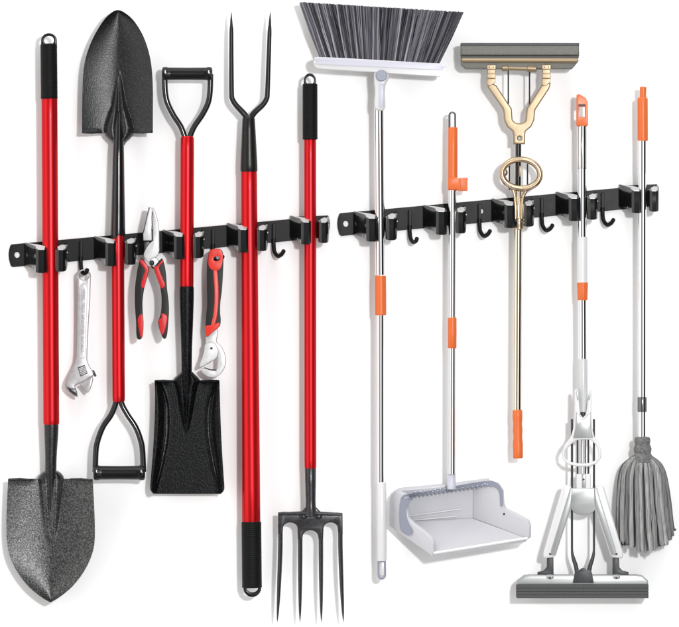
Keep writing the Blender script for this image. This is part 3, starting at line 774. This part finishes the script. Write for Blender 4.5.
MB().shaft(379.2, 380.2, [(107, 5), (180, 5), (275, 5)], 26).build('pole', 'chrome', t)
MB().shaft(380.4, 380.7, [(275.6, 5), (276.2, 5.7), (295, 5.8), (314.6, 5.7), (315.2, 5)], 26).build('pole_collar', 'orange', t)
MB().shaft(380.2, 380.2, [(315, 4.2), (400, 4.2), (484, 4.2)], 26).build('lower_pole', 'chrome', t)
MB().shaft(381.4, 381.8, [(482, 4.4), (483, 4.9), (520, 5), (559, 5), (561, 4.7)], 26).build('handle', 'white_pl', t)
m = MB(); m.prism([(377.4, 560), (386, 560), (386.2, 574)] + arc(381.8, 574.6, 4.4, 5.2, 0, 180, 10) + [(377.4, 574)], 23.5, 28.5, [[(379.3, 562), (384.3, 562), (384.4, 574.6), (382.6, 576.4), (380.8, 576.4), (379.3, 574.6)]], bev=.9, back=True)
m.build('hang_loop', 'grey_pl', t, angle=50)
MB().box(379, 384.6, 561.6, 576, 24.6, 26.4, .4).build('loop_panel', 'white_pl', t)

# ------------------------------------------------------------------ long-handled dustpan
t = thing('dustpan', 'pale plastic dustpan with comb teeth on a long chrome and orange handle', 'dustpan', 452, 488, 26)
PDp = 27
m = MB(); q = [(449.4, 130, PDp)] + [(x, y, PDp) for x, y in arc(452.2, 115.6, 3, 3.2, 180, 360, 10)] + [(455, 130, PDp)]
m.tube([(449.2, 129, PDp), (449.2, 120, PDp)] + q[1:-1] + [(455.2, 120, PDp), (455.2, 129, PDp)], .95, 1.4, n=12); m.build('hang_loop', 'loop_metal', t)
MB().box(450.2, 454.2, 114.6, 128.4, PDp - .6, PDp + .6, .3).build('loop_plate', 'white_pl', t)
MB().shaft(452.8, 452.6, [(127.4, 4.2), (128.2, 4.7), (150, 4.8), (180, 4.8), (189.6, 4.8), (190.4, 4.3)], PDp).build('grip', 'orange', t)
m = MB(); m.prism([(447.9, 177.6), (457.4, 177.6), (457.4, 178.2), (467.4, 177.6), (467.8, 180), (466.2, 184), (467.6, 188), (467.2, 191), (458.4, 191), (457.6, 189.4), (447.9, 189.4)], PDp - 3.5, PDp + 5.6, bev=1, back=True)
m.build('broom_clip', 'orange', t)
m = MB(); m.tube([(459.4, 179, PDp + 4.6), (459.4, 190, PDp + 4.6)], 1.5, n=10); m.tube([(466, 179, PDp + 4.4), (466, 190, PDp + 4.4)], 1.3, n=10); m.build('clip_lips', 'orange', t)
MB().shaft(452.3, 451.9, [(190, 4), (260, 4), (318.4, 4)], PDp).build('pole', 'steel', t)
MB().shaft(452.2, 452.1, [(317.4, 3.9), (318, 4.4), (333, 4.5), (347.6, 4.4), (348.4, 3.9)], PDp).build('pole_collar', 'orange', t)
MB().shaft(451.9, 451.7, [(348, 3.9), (410, 3.9), (474, 3.9)], PDp).build('lower_pole', 'steel', t)
MB().shaft(451.6, 451.4, [(472.4, 3.8), (473.2, 4.2), (486, 4.3), (488, 4.5), (489.4, 4.2)], PDp - 3).build('pole_socket', 'lav_pl', t)
# pan body: floor, back, two cheeks
m = MB()
m.slab([(432, 552.4, 46), (526.5, 537.6, 38), (473, 518.5, 7), (404, 521.5, 14)], (0, 4.2, -.6), 1.0)
m.build('pan_floor', 'pan_pl', t, angle=60)
m = MB(); m.tube([(433, 552.6, 46.5), (480, 545.2, 42.6), (527, 537.8, 38.6)], [1.7, 1.9, 1.7], n=14); m.build('front_lip', 'white_pl', t)
m = MB(); m.slab([(390.6, 527, 13), (390.4, 500, 17), (393, 493, 18), (399, 490.2, 18), (450, 485.6, 14), (489, 480.8, 6), (489, 486, 6), (475, 488, 7), (475, 519.5, 6), (408, 523, 12)], (1, -2.6, -5), 1.2, 3)
m.build('back_wall', 'pan_pl', t, angle=60)
m = MB()
m.tube([(409, 521.2, 15), (440, 518.4, 12.6), (457, 516.8, 11)], .55, n=8); m.tube([(409, 516.4, 15), (440, 512.4, 13), (461, 509.6, 11.4)], .6, n=8)
m.build('floor_ribs', 'white_pl', t)
def ld(x): return 16 + (x - 388.5) / 43.5 * 30
def rd_(x): return 7.5 + (x - 473) * .56
left = [(388.8, 526.4), (432.4, 556.4), (432.6, 543), (431.2, 538.8), (424, 531.6), (413.4, 524.4), (407.6, 519), (406, 508), (408, 500), (404, 494.5), (396, 491.4), (390.6, 495), (389, 501)]
m = MB(); m.slab([(x, y, ld(x)) for x, y in left], (3.2, -1.6, -2.8), 1.3, 3); m.build('side_wall', 'pan_pl', t, angle=60)
right = [(473, 519), (494, 526.6), (525.4, 538.6), (528.8, 538.4), (529, 526), (527, 520.4), (515, 514), (504.6, 509.4), (502.8, 505), (502, 491), (497, 484), (488, 481.4), (473, 483)]
m = MB(); m.slab([(x, y, rd_(x)) for x, y in right], (2.2, -1.4, -3), 1.0, 3); m.build('side_wall', 'pan_pl', t, angle=60)
MB().ball(504, 514, rd_(504) + .3, 1.1, 1.2, .9, 10).build('rivet_or_hole_dot', 'dark_pl', t)
def cd(x, y): return max(20.2 - (x - 404) * .095, ld(x) + 2.0 if x < 413 else 0, rd_(x) + 1.6 if x > 478 else 0)
topl = cat_rom([(404, 494.6), (430, 490.6), (460, 485.6), (486, 481.4), (494, 481.8), (499, 485), (502, 490.4), (502.8, 498), (502.8, 506)], 5)
inner_r = cat_rom([(500.2, 506), (500, 498), (499.2, 492), (496.4, 488), (491.6, 486.4)], 4)
N = 38
teeth = []
for i in range(N):
    u = i / (N - 1)
    x = 490 - u * 76
    teeth.append((x, 487.4 + u * 10.8 - (2.4 if i % 2 else 0)))
lend = cat_rom([(412.6, 499.4), (408.6, 503.4), (406.2, 509), (406, 516), (408, 523), (411.2, 528.4), (412, 532), (410.4, 534.8), (407, 534.6), (401.4, 530.6), (399.8, 524), (399.6, 508), (400.6, 499.6), (402, 496.4)], 4)
m = MB(); m.slab([(x, y, cd(x, y)) for x, y in topl + inner_r + teeth + lend], (.4, -.3, -3), .35, 2); m.build('comb', 'grey_pl', t, angle=50)
m = MB()
for k in range(30):
    u = (k + .5) / 30; x = 414 + u * 75
    m.ball(x, 492.6 - u * 9 + 1.1 * (k % 2), cd(x, 0) + .5, .9, .75, .8, 10)
m.build('comb_studs', 'lav_pl', t)

# ------------------------------------------------------------------ gold sponge mop
t = thing('sponge_mop', 'gold sponge mop turned upward, grey-green sponge head over an oval ring', 'mop', 518, 229, 26)
GD = 26
m = MB(); m.prism([(460.6, 44), (578.6, 44), (578.8, 56), (460.4, 56)], GD - 12, GD + 11, bev=2, seg=3, back=True)
m.prism([(460.6, 60), (578.4, 60), (577.8, 62), (572, 69), (465.4, 69), (461, 65)], GD - 11, GD + 8, bev=1.2, seg=2, back=True)
m.build('sponge', 'sponge_green', t, angle=50)
MB().box(460.4, 578.8, 43.4, 46, GD - 11, GD + 11.8, .5).build('sponge_base', 'dark_pl', t)
MB().box(460.8, 578.4, 56.4, 58.4, GD - 8, GD + 10.8, .4).build('sponge_seam', 'dark_pl', t)
m = MB(); m.tube([(461.6, 60.2, GD + 8.5), (462.2, 60.2, GD + 8.5), (576.8, 60.6, GD + 8.5), (577.4, 60.6, GD + 8.5)], [2.4, 2.9, 2.9, 2.4], n=16); m.build('backing_rail', 'gold', t)
for xc in (491, 546):
    m = MB(); m.box(xc - 4.6, xc + 4.6, 65, 70, GD - 2, GD + 9.4, .8); m.box(xc - 3.9, xc + 3.9, 69.4, 74.6, GD - 2, GD + 7, .7); m.box(xc - 4.3, xc + 4.3, 74, 79, GD - 2, GD + 8, .8)
    m.prism([(xc - 4.2, 78.6), (xc + 4.2, 78.6), (xc + 4.2, 82), (xc, 86), (xc - 4.4, 85.4)], GD - 2, GD + 6.4, bev=.7)
    h = m.build('hinge', 'gold', t, angle=40)
    MB().ball(xc - 2, 67.4, GD + 9.4, .6, .6, .5, 8).build('screw', 'dark_steel', h); MB().ball(xc + 2, 67.4, GD + 9.4, .6, .6, .5, 8).build('screw', 'dark_steel', h)
MB().tube([(495, 67.6, GD + 5), (543, 68.2, GD + 5)], 1.3, n=10).build('axle', 'dark_steel', t)
m = MB(); m.tube([(501.4, 68.2, GD + 6), (502.2, 68.2, GD + 6), (507.6, 68.2, GD + 6), (508.2, 68.2, GD + 6), (526.6, 68.6, GD + 6), (527.2, 68.6, GD + 6), (535.6, 69, GD + 6), (536.4, 69, GD + 6)], [2.4, 3.3, 3.3, 2.5, 2.5, 3.4, 3.4, 2.4], n=16); m.build('roller', 'gold', t)
out = [(486.8, 82), (492.6, 83.6), (496.2, 85.6), (508.4, 104), (511.6, 108.6), (512, 114), (512.4, 119.4)] + arc(519, 118.8, 6.6, 4.6, 165, 15, 10) + [(525.8, 114), (526.4, 108.6), (529.6, 104), (541, 85.6), (545, 83.6), (550.6, 83), (549, 89), (535.2, 110), (534.6, 114.4), (534.2, 120), (531, 127), (525.6, 131.4), (524.8, 136), (525, 144.2), (513, 144.2), (513.2, 136), (512.4, 131.4), (507, 127), (503.8, 120), (503.4, 112.6), (502.6, 109), (487.6, 87.6)]
m = MB(); m.prism(out, GD - 3, GD + 5, [ellipse(519.2, 138.4, 1.4, 1.6, 14)], bev=1.5, seg=4, back=True); m.build('yoke', 'gold', t, angle=50)
for x in (508.2, 529.4):
    MB().tube([(x, 70, GD + 1), (x, 106, GD + 1)], .75, n=8).build('pull_rod', 'dark_steel', t)
MB().shaft(518.4, 518, [(143.6, 2.9), (158, 2.9), (186, 2.9), (206, 2.9)], GD - 2).build('rod', 'black_gloss', t)
m = MB(); q = [(x, y, GD + 5) for x, y in ellipse(520.8, 174, 19.0, 14.5, 48, 4)]
m.tube(q, 3.1, 4.6, n=16, closed=True); m.build('lever_ring', 'gold_bright', t, angle=60)
for x in (509.4, 527.4):
    MB().tube([(x, 160, GD + 1), (x, 190, GD + 1)], .8, n=8).build('pull_rod', 'dark_steel', t)
MB().ball(504.6, 172.6, GD + 5, 3, 3.6, 3).build('ring_knuckle', 'gold_bright', t)
MB().box(518.6, 521, 165.8, 176.8, GD - 1, GD + 3, .5).build('latch', 'gold', t)
m = MB()
for pts in ([(512, 187.6), (513.6, 192), (514.8, 198), (515.2, 207), (515.4, 219)], [(529.4, 187.4), (525.6, 191.6), (522.8, 198), (521.8, 207), (521.6, 219)]):
    q = cat_rom([(x, y, GD + 2.6) for x, y in pts], 6)
    m.tube(q, [float(np.interp(p[1], [187, 196, 219], [1.9, 1.5, 1.3])) for p in q], [2.4] * len(q), n=14)
m.build('ring_stem', 'gold_bright', t, angle=60)
MB().shaft(518.4, 518.5, [(186, 3), (219, 3)], GD).build('rod_sleeve', 'gold_tube', t)
MB().shaft(518.6, 518.6, [(217.4, 4.4), (218.4, 5), (221, 5), (222, 4.2), (226, 4.2), (227, 4.9), (229, 4.9), (230, 4.2)], GD, n=24).build('pole_collar', 'gold_bright', t)
MB().shaft(518.2, 517.2, [(205, 3.9), (229, 4.2), (320, 4.3), (411, 4.4)], GD).build('pole', 'gold_tube', t)
MB().shaft(517.4, 518, [(409.6, 4.2), (410.6, 4.9), (417, 5.1), (424, 4.5), (430, 5), (437, 4.5), (444, 5.2), (452, 5), (457, 5.1), (458.4, 4.5)], GD).build('grip', 'orange', t)

# ------------------------------------------------------------------ butterfly squeeze mop
t = thing('squeeze_mop', 'grey and white squeeze mop with splayed arms and a wide dark sponge at bottom', 'mop', 582, 415, 26)
FD = 27
m = MB(); m.prism([(576.4, 95.4), (577.6, 94.2), (580, 94.6), (585.6, 98.4), (587.4, 102), (587.8, 125), (587, 126.2), (577, 126.2), (576.2, 125)], FD - 5, FD + 5, [[(578.4, 106.8), (584.8, 106.8), (584.8, 117), (578.4, 117)]], bev=1.2, seg=3, back=True)
h = m.build('hang_tip', 'orange', t, angle=50)
MB().box(578, 585.2, 104.4, 106.2, FD + 3.6, FD + 5.3, .2).build('tip_edge', 'slot', h)
MB().shaft(582, 582, [(125.6, 4.6), (126.4, 5), (150, 5), (168, 5), (169, 4.6)], FD).build('upper_sleeve', 'steel', t)
MB().shaft(582, 582, [(168, 4.6), (200, 4.6), (239, 4.6)], FD).build('pole', 'chrome', t)
MB().shaft(582, 582.2, [(237, 4.8), (238, 5.2), (260, 5.2), (283, 5.2)], FD).build('white_sleeve', 'white_pl', t)
MB().shaft(582.4, 582.4, [(282, 4.8), (283, 5.6), (291, 5.3), (299, 5.1), (300.4, 4.6)], FD).build('pole_collar', 'orange', t)
MB().shaft(582.4, 582.6, [(300, 4.4), (330, 4.4), (361, 4.4)], FD).build('middle_pole', 'chrome', t)
MB().shaft(582.6, 582.8, [(359, 4.6), (360, 4.9), (390, 4.9), (412, 4.8)], FD).build('white_sleeve', 'sleeve', t)
MB().shaft(582.8, 582.8, [(411.4, 2.6), (414, 3), (419, 2.6)], FD + 1).build('sleeve_tip', 'dark_pl', t)
lev = [(574.2, 390), (576.2, 388.6), (577.8, 391), (578.6, 397), (579.2, 406), (579.8, 414), (582.6, 417.6), (585.6, 414), (586.6, 406), (587.6, 397), (588.6, 391), (590.4, 388.8), (591, 391),
       (591.2, 418), (591.8, 428), (594, 436.6), (598.6, 443), (601, 451), (600.4, 458), (596, 463.6), (588, 466.4), (577, 466.4), (568, 464.4), (562.6, 459.4), (561.4, 452), (564.4, 444.4), (570.4, 437), (573, 428), (574, 418)]
hole = cat_rom([(571, 444), (576, 440.4), (583, 439.4), (590, 440), (594.6, 444), (597.6, 450.6), (597.4, 457), (593.6, 460.8), (587, 463), (577, 463), (569.6, 461.2), (565, 457.4), (565, 451.6), (567.4, 447.6)], 4, True)
m = MB(); m.prism(lev, FD + 4, FD + 9, [hole], bev=1.1, seg=3, back=True); h = m.build('lever', 'white_pl', t, angle=50)
m = MB(); m.prism([(575.6, 412), (579, 414.6), (582.6, 419.4), (586.8, 414.6), (590, 412), (590.4, 428), (592.4, 437.4), (583, 437.6), (572.6, 438), (574.8, 428)], FD + 8.4, FD + 10, bev=.6); m.build('lever_panel', 'light_grey_pl', h, angle=50)
for x in (576.4, 589.4):
    m = MB(); m.prism([(x - .9, 390.4), (x + .9, 390.4), (x + (1.6 if x < 580 else -.2), 400), (x + (.4 if x < 580 else -1.6), 400)], FD + 8.6, FD + 9.4, bev=.2); m.build('lever_slot', 'light_grey_pl', h)
for x in (571.8, 593.8):
    q = cat_rom([(x, 419, FD + 1), (x, 440, FD + 1), (x, 500, FD + 1), (x, 540, FD + 1), (x + (.2 if x < 580 else -.2), 552, FD + 1), (x + (1.6 if x < 580 else -1.6), 559, FD + 1), (x + (3.6 if x < 580 else -3.6), 565, FD + 1), (x + (4.8 if x < 580 else -4.8), 571, FD + 1), (x + (5 if x < 580 else -5), 577, FD + 1)], 5)
    m = MB(); m.tube(q, [float(np.interp(p[1], [550, 560, 575], [1.15, 2.0, 2.4])) for p in q], n=10); m.build('side_rod', 'dark_pl', t)
for x in (577.4, 588.2):
    MB().tube([(x, 438, FD), (x, 476, FD)], .9, n=8).build('guide_rod', 'dark_pl', t)
MB().shaft(583.4, 583.4, [(437, 2.8), (460, 2.8), (477, 2.8)], FD).build('centre_tube', 'steel', t)
MB().box(576, 590.4, 473.6, 489, FD - 4, FD + 6, 1).build('slide_block', 'white_pl', t)
MB().box(581.4, 585.4, 474, 487.6, FD + 5.2, FD + 6.6, .5).build('slide_panel', 'light_grey_pl', t)
MB().ball(583.2, 479.2, FD + 6.6, 1.1, 1.1, .6, 10).build('screw', 'dark_pl', t)
hub = [(566, 486.8), (576, 488), (590, 488), (600, 486.8), (603, 500), (598, 507)] + arc(583, 505, 13.5, 10, 5, 175, 14) + [(567.6, 507), (563, 500)]
m = MB(); m.prism(hub, FD - 2, FD + 6.2, bev=1.4, seg=3, back=True); m.build('hub', 'light_grey_pl', t, angle=60)
for sx in (-1, 1):
    def X(v): return 582.8 + sx * v
    arm = [(X(12), 485.4), (X(18.6), 484.6), (X(20.6), 486.6), (X(39.6), 551.6), (X(39.8), 556), (X(38.4), 558), (X(30), 557.4), (X(27.4), 555.2), (X(12), 508)]
    m = MB(); m.prism(arm, FD - 1, FD + 8.4, bev=1.8, seg=3, back=True); a = m.build('arm', 'white_pl', t, angle=60)
    inn = [(X(11), 487.6), (X(13.4), 488.4), (X(32.4), 550), (X(32), 555), (X(28.2), 554.4), (X(12.4), 507)]
    m = MB(); m.prism(inn, FD + 6, FD + 9.3, bev=.6, seg=2); m.build('arm_panel', 'light_grey_pl', a, angle=60)
    MB().ball(X(33.2), 553.6, FD + 8.6, 1.1, 1.1, .6, 10).build('screw', 'dark_pl', a)
    lk = [(X(29.6), 557), (X(36), 557), (X(36.2), 567), (X(39.4), 570.6), (X(45.4), 572), (X(45.6), 574.4), (X(29.4), 574.6)]
    m = MB(); m.prism(lk, FD - 3, FD + 4.4, bev=.8, back=True); m.build('link', 'dark_pl', t, angle=50)
pl = [(524, 575.2), (530, 574.4), (636, 574.4), (642, 575.4), (647.4, 580), (648, 584.6), (516.4, 584.6), (517, 580.6)]
m = MB(); m.prism(pl, FD - 11, FD + 7, bev=1.8, seg=3, back=True)
m.ball(549.6, 577, FD + 4, 6, 3.2, 4); m.ball(616, 577, FD + 4, 6, 3.2, 4)
p_ = m.build('sponge_plate', 'light_grey_pl', t, angle=60)
for x in (549.6, 616):
    MB().ball(x, 577.4, FD + 8, 1.1, 1.1, .6, 10).build('screw', 'dark_pl', p_)
m = MB(); m.prism([(572.4, 582.6), (574.6, 572), (577, 569), (580, 570)] + arc(583, 570.6, 3.4, 3, 180, 360, 8) + [(589, 569), (591.4, 572), (593.4, 582.6)], FD + 2, FD + 9, bev=1, back=True)
m.ball(575.4, 581, FD + 9, 1.4, 1.2, .8, 10); m.ball(590.6, 581, FD + 9, 1.4, 1.2, .8, 10); m.build('centre_bracket', 'dark_pl', t, angle=50)
m = MB()
for k in range(4):
    y0 = 584.4 + k * 3.35
    m.box(516.2, 648, y0, y0 + 3.3, FD - 12, FD + 8.6, .55)
m.build('sponge', 'sponge_dark', t)

# ------------------------------------------------------------------ string mop
t = thing('string_mop', 'string mop with a bushy head of grey yarn and an orange-capped chrome handle', 'mop', 641, 438, 26)
YD = 27
MB().shaft(643, 642.8, [(86.6, 2.6), (87.2, 3.3), (90, 3.3), (95, 3.2), (98.6, 3.2)], YD, n=24).build('hang_stub', 'orange', t)
MB().shaft(642.4, 642.6, [(97.4, 4), (98.2, 5), (99.4, 5.3), (120, 5.3), (139, 5.3), (140.6, 5.2), (141.2, 4.6)], YD).build('cap', 'orange', t)
MB().shaft(642.2, 642, [(140.6, 4.7), (172, 4.7), (174, 4.4), (300, 4.4), (398, 4.4)], YD).build('pole', 'chrome', t)
MB().shaft(642, 642, [(397, 4.4), (398, 4.8), (411, 4.8), (412, 4.4)], YD).build('pole_collar', 'loop_metal', t)
MB().shaft(642, 642, [(411, 4.3), (425, 4.3), (440, 4.3)], YD).build('lower_pole', 'chrome', t)
MB().shaft(642.2, 642.6, [(436.6, 4.6), (437.2, 7), (439.6, 8), (443, 7.7), (444.4, 7.2), (446, 8.2), (449, 9), (451.6, 8.6), (453, 8), (455.4, 9.2), (458, 10.4), (462, 10)], YD + 1, n=40).build('yarn_binding', 'yarn_band', t)
rnd = random.Random(11)
m = MB()
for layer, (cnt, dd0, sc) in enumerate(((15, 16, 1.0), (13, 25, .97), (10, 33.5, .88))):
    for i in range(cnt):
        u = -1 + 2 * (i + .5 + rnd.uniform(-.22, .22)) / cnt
        e = math.sin(u * math.pi / 2) * .35 + u * .65
        ub = e * sc
        lo = float(np.interp(ub, [-1, -.8, -.5, 0, .5, .8, 1], [538, 545, 550, 552, 549, 543, 533])) + rnd.uniform(-3.5, 1.5)
        bulge = math.sqrt(max(0, 1 - u * u))
        dm = dd0 + (4 * bulge if layer == 2 else 0)
        j = lambda a: rnd.uniform(-a, a)
        spread = [(454.5, 642.4, 6.8), (458.5, 642.5, 12), (465, 642.6, 18.6), (476, 642.8, 23), (500, 643.6, 26), (526, 645, 28), (lo, 646, 29.4)]
        pts = []
        for k, (y, cx_, hw_) in enumerate(spread):
            dd = (YD + (layer - 1) * 5) if k == 0 else ((YD + (layer - 1) * 7) if k == 1 else dm + j(.8))
            pts.append((cx_ + hw_ * ub + (j(1.0) if k > 3 else 0), y, dd))
        pts = cat_rom(pts, 5)
        w = rnd.uniform(2.0, 2.5)
        cs = rnd.choice((.5, .65, .75, .85, .9)) if layer else rnd.choice((.05, .2, .4))  # back layer darker: shade behind the front cords put into the colour
        # each cord is a flat bundle of finer strands lying side by side
        ns_ = 5
        for s3 in range(ns_):
            o = (s3 - (ns_ - 1) / 2) / ns_ * 2
            en = rnd.uniform(-1.6, .6)
            q = []
            for k, p in enumerate(pts):
                f = min(1, .35 + k / 14)
                q.append((p[0] + o * w * f, p[1] + (en - abs(o) * 1.2 if k == len(pts) - 1 else 0), p[2] - o * o * 2.6 * f))
            rr_ = [w * .27 * min(1.12, .5 + k / 16) for k in range(len(q))]
            rr_[-1] *= .7
            m.tube(q, rr_, n=7, shade=min(1, max(0, cs + rnd.uniform(-.1, .1) - (.35 if s3 in (0, ns_ - 1) and rnd.random() < .3 else 0))))  # some outer strands darkened for the dark gaps between cords
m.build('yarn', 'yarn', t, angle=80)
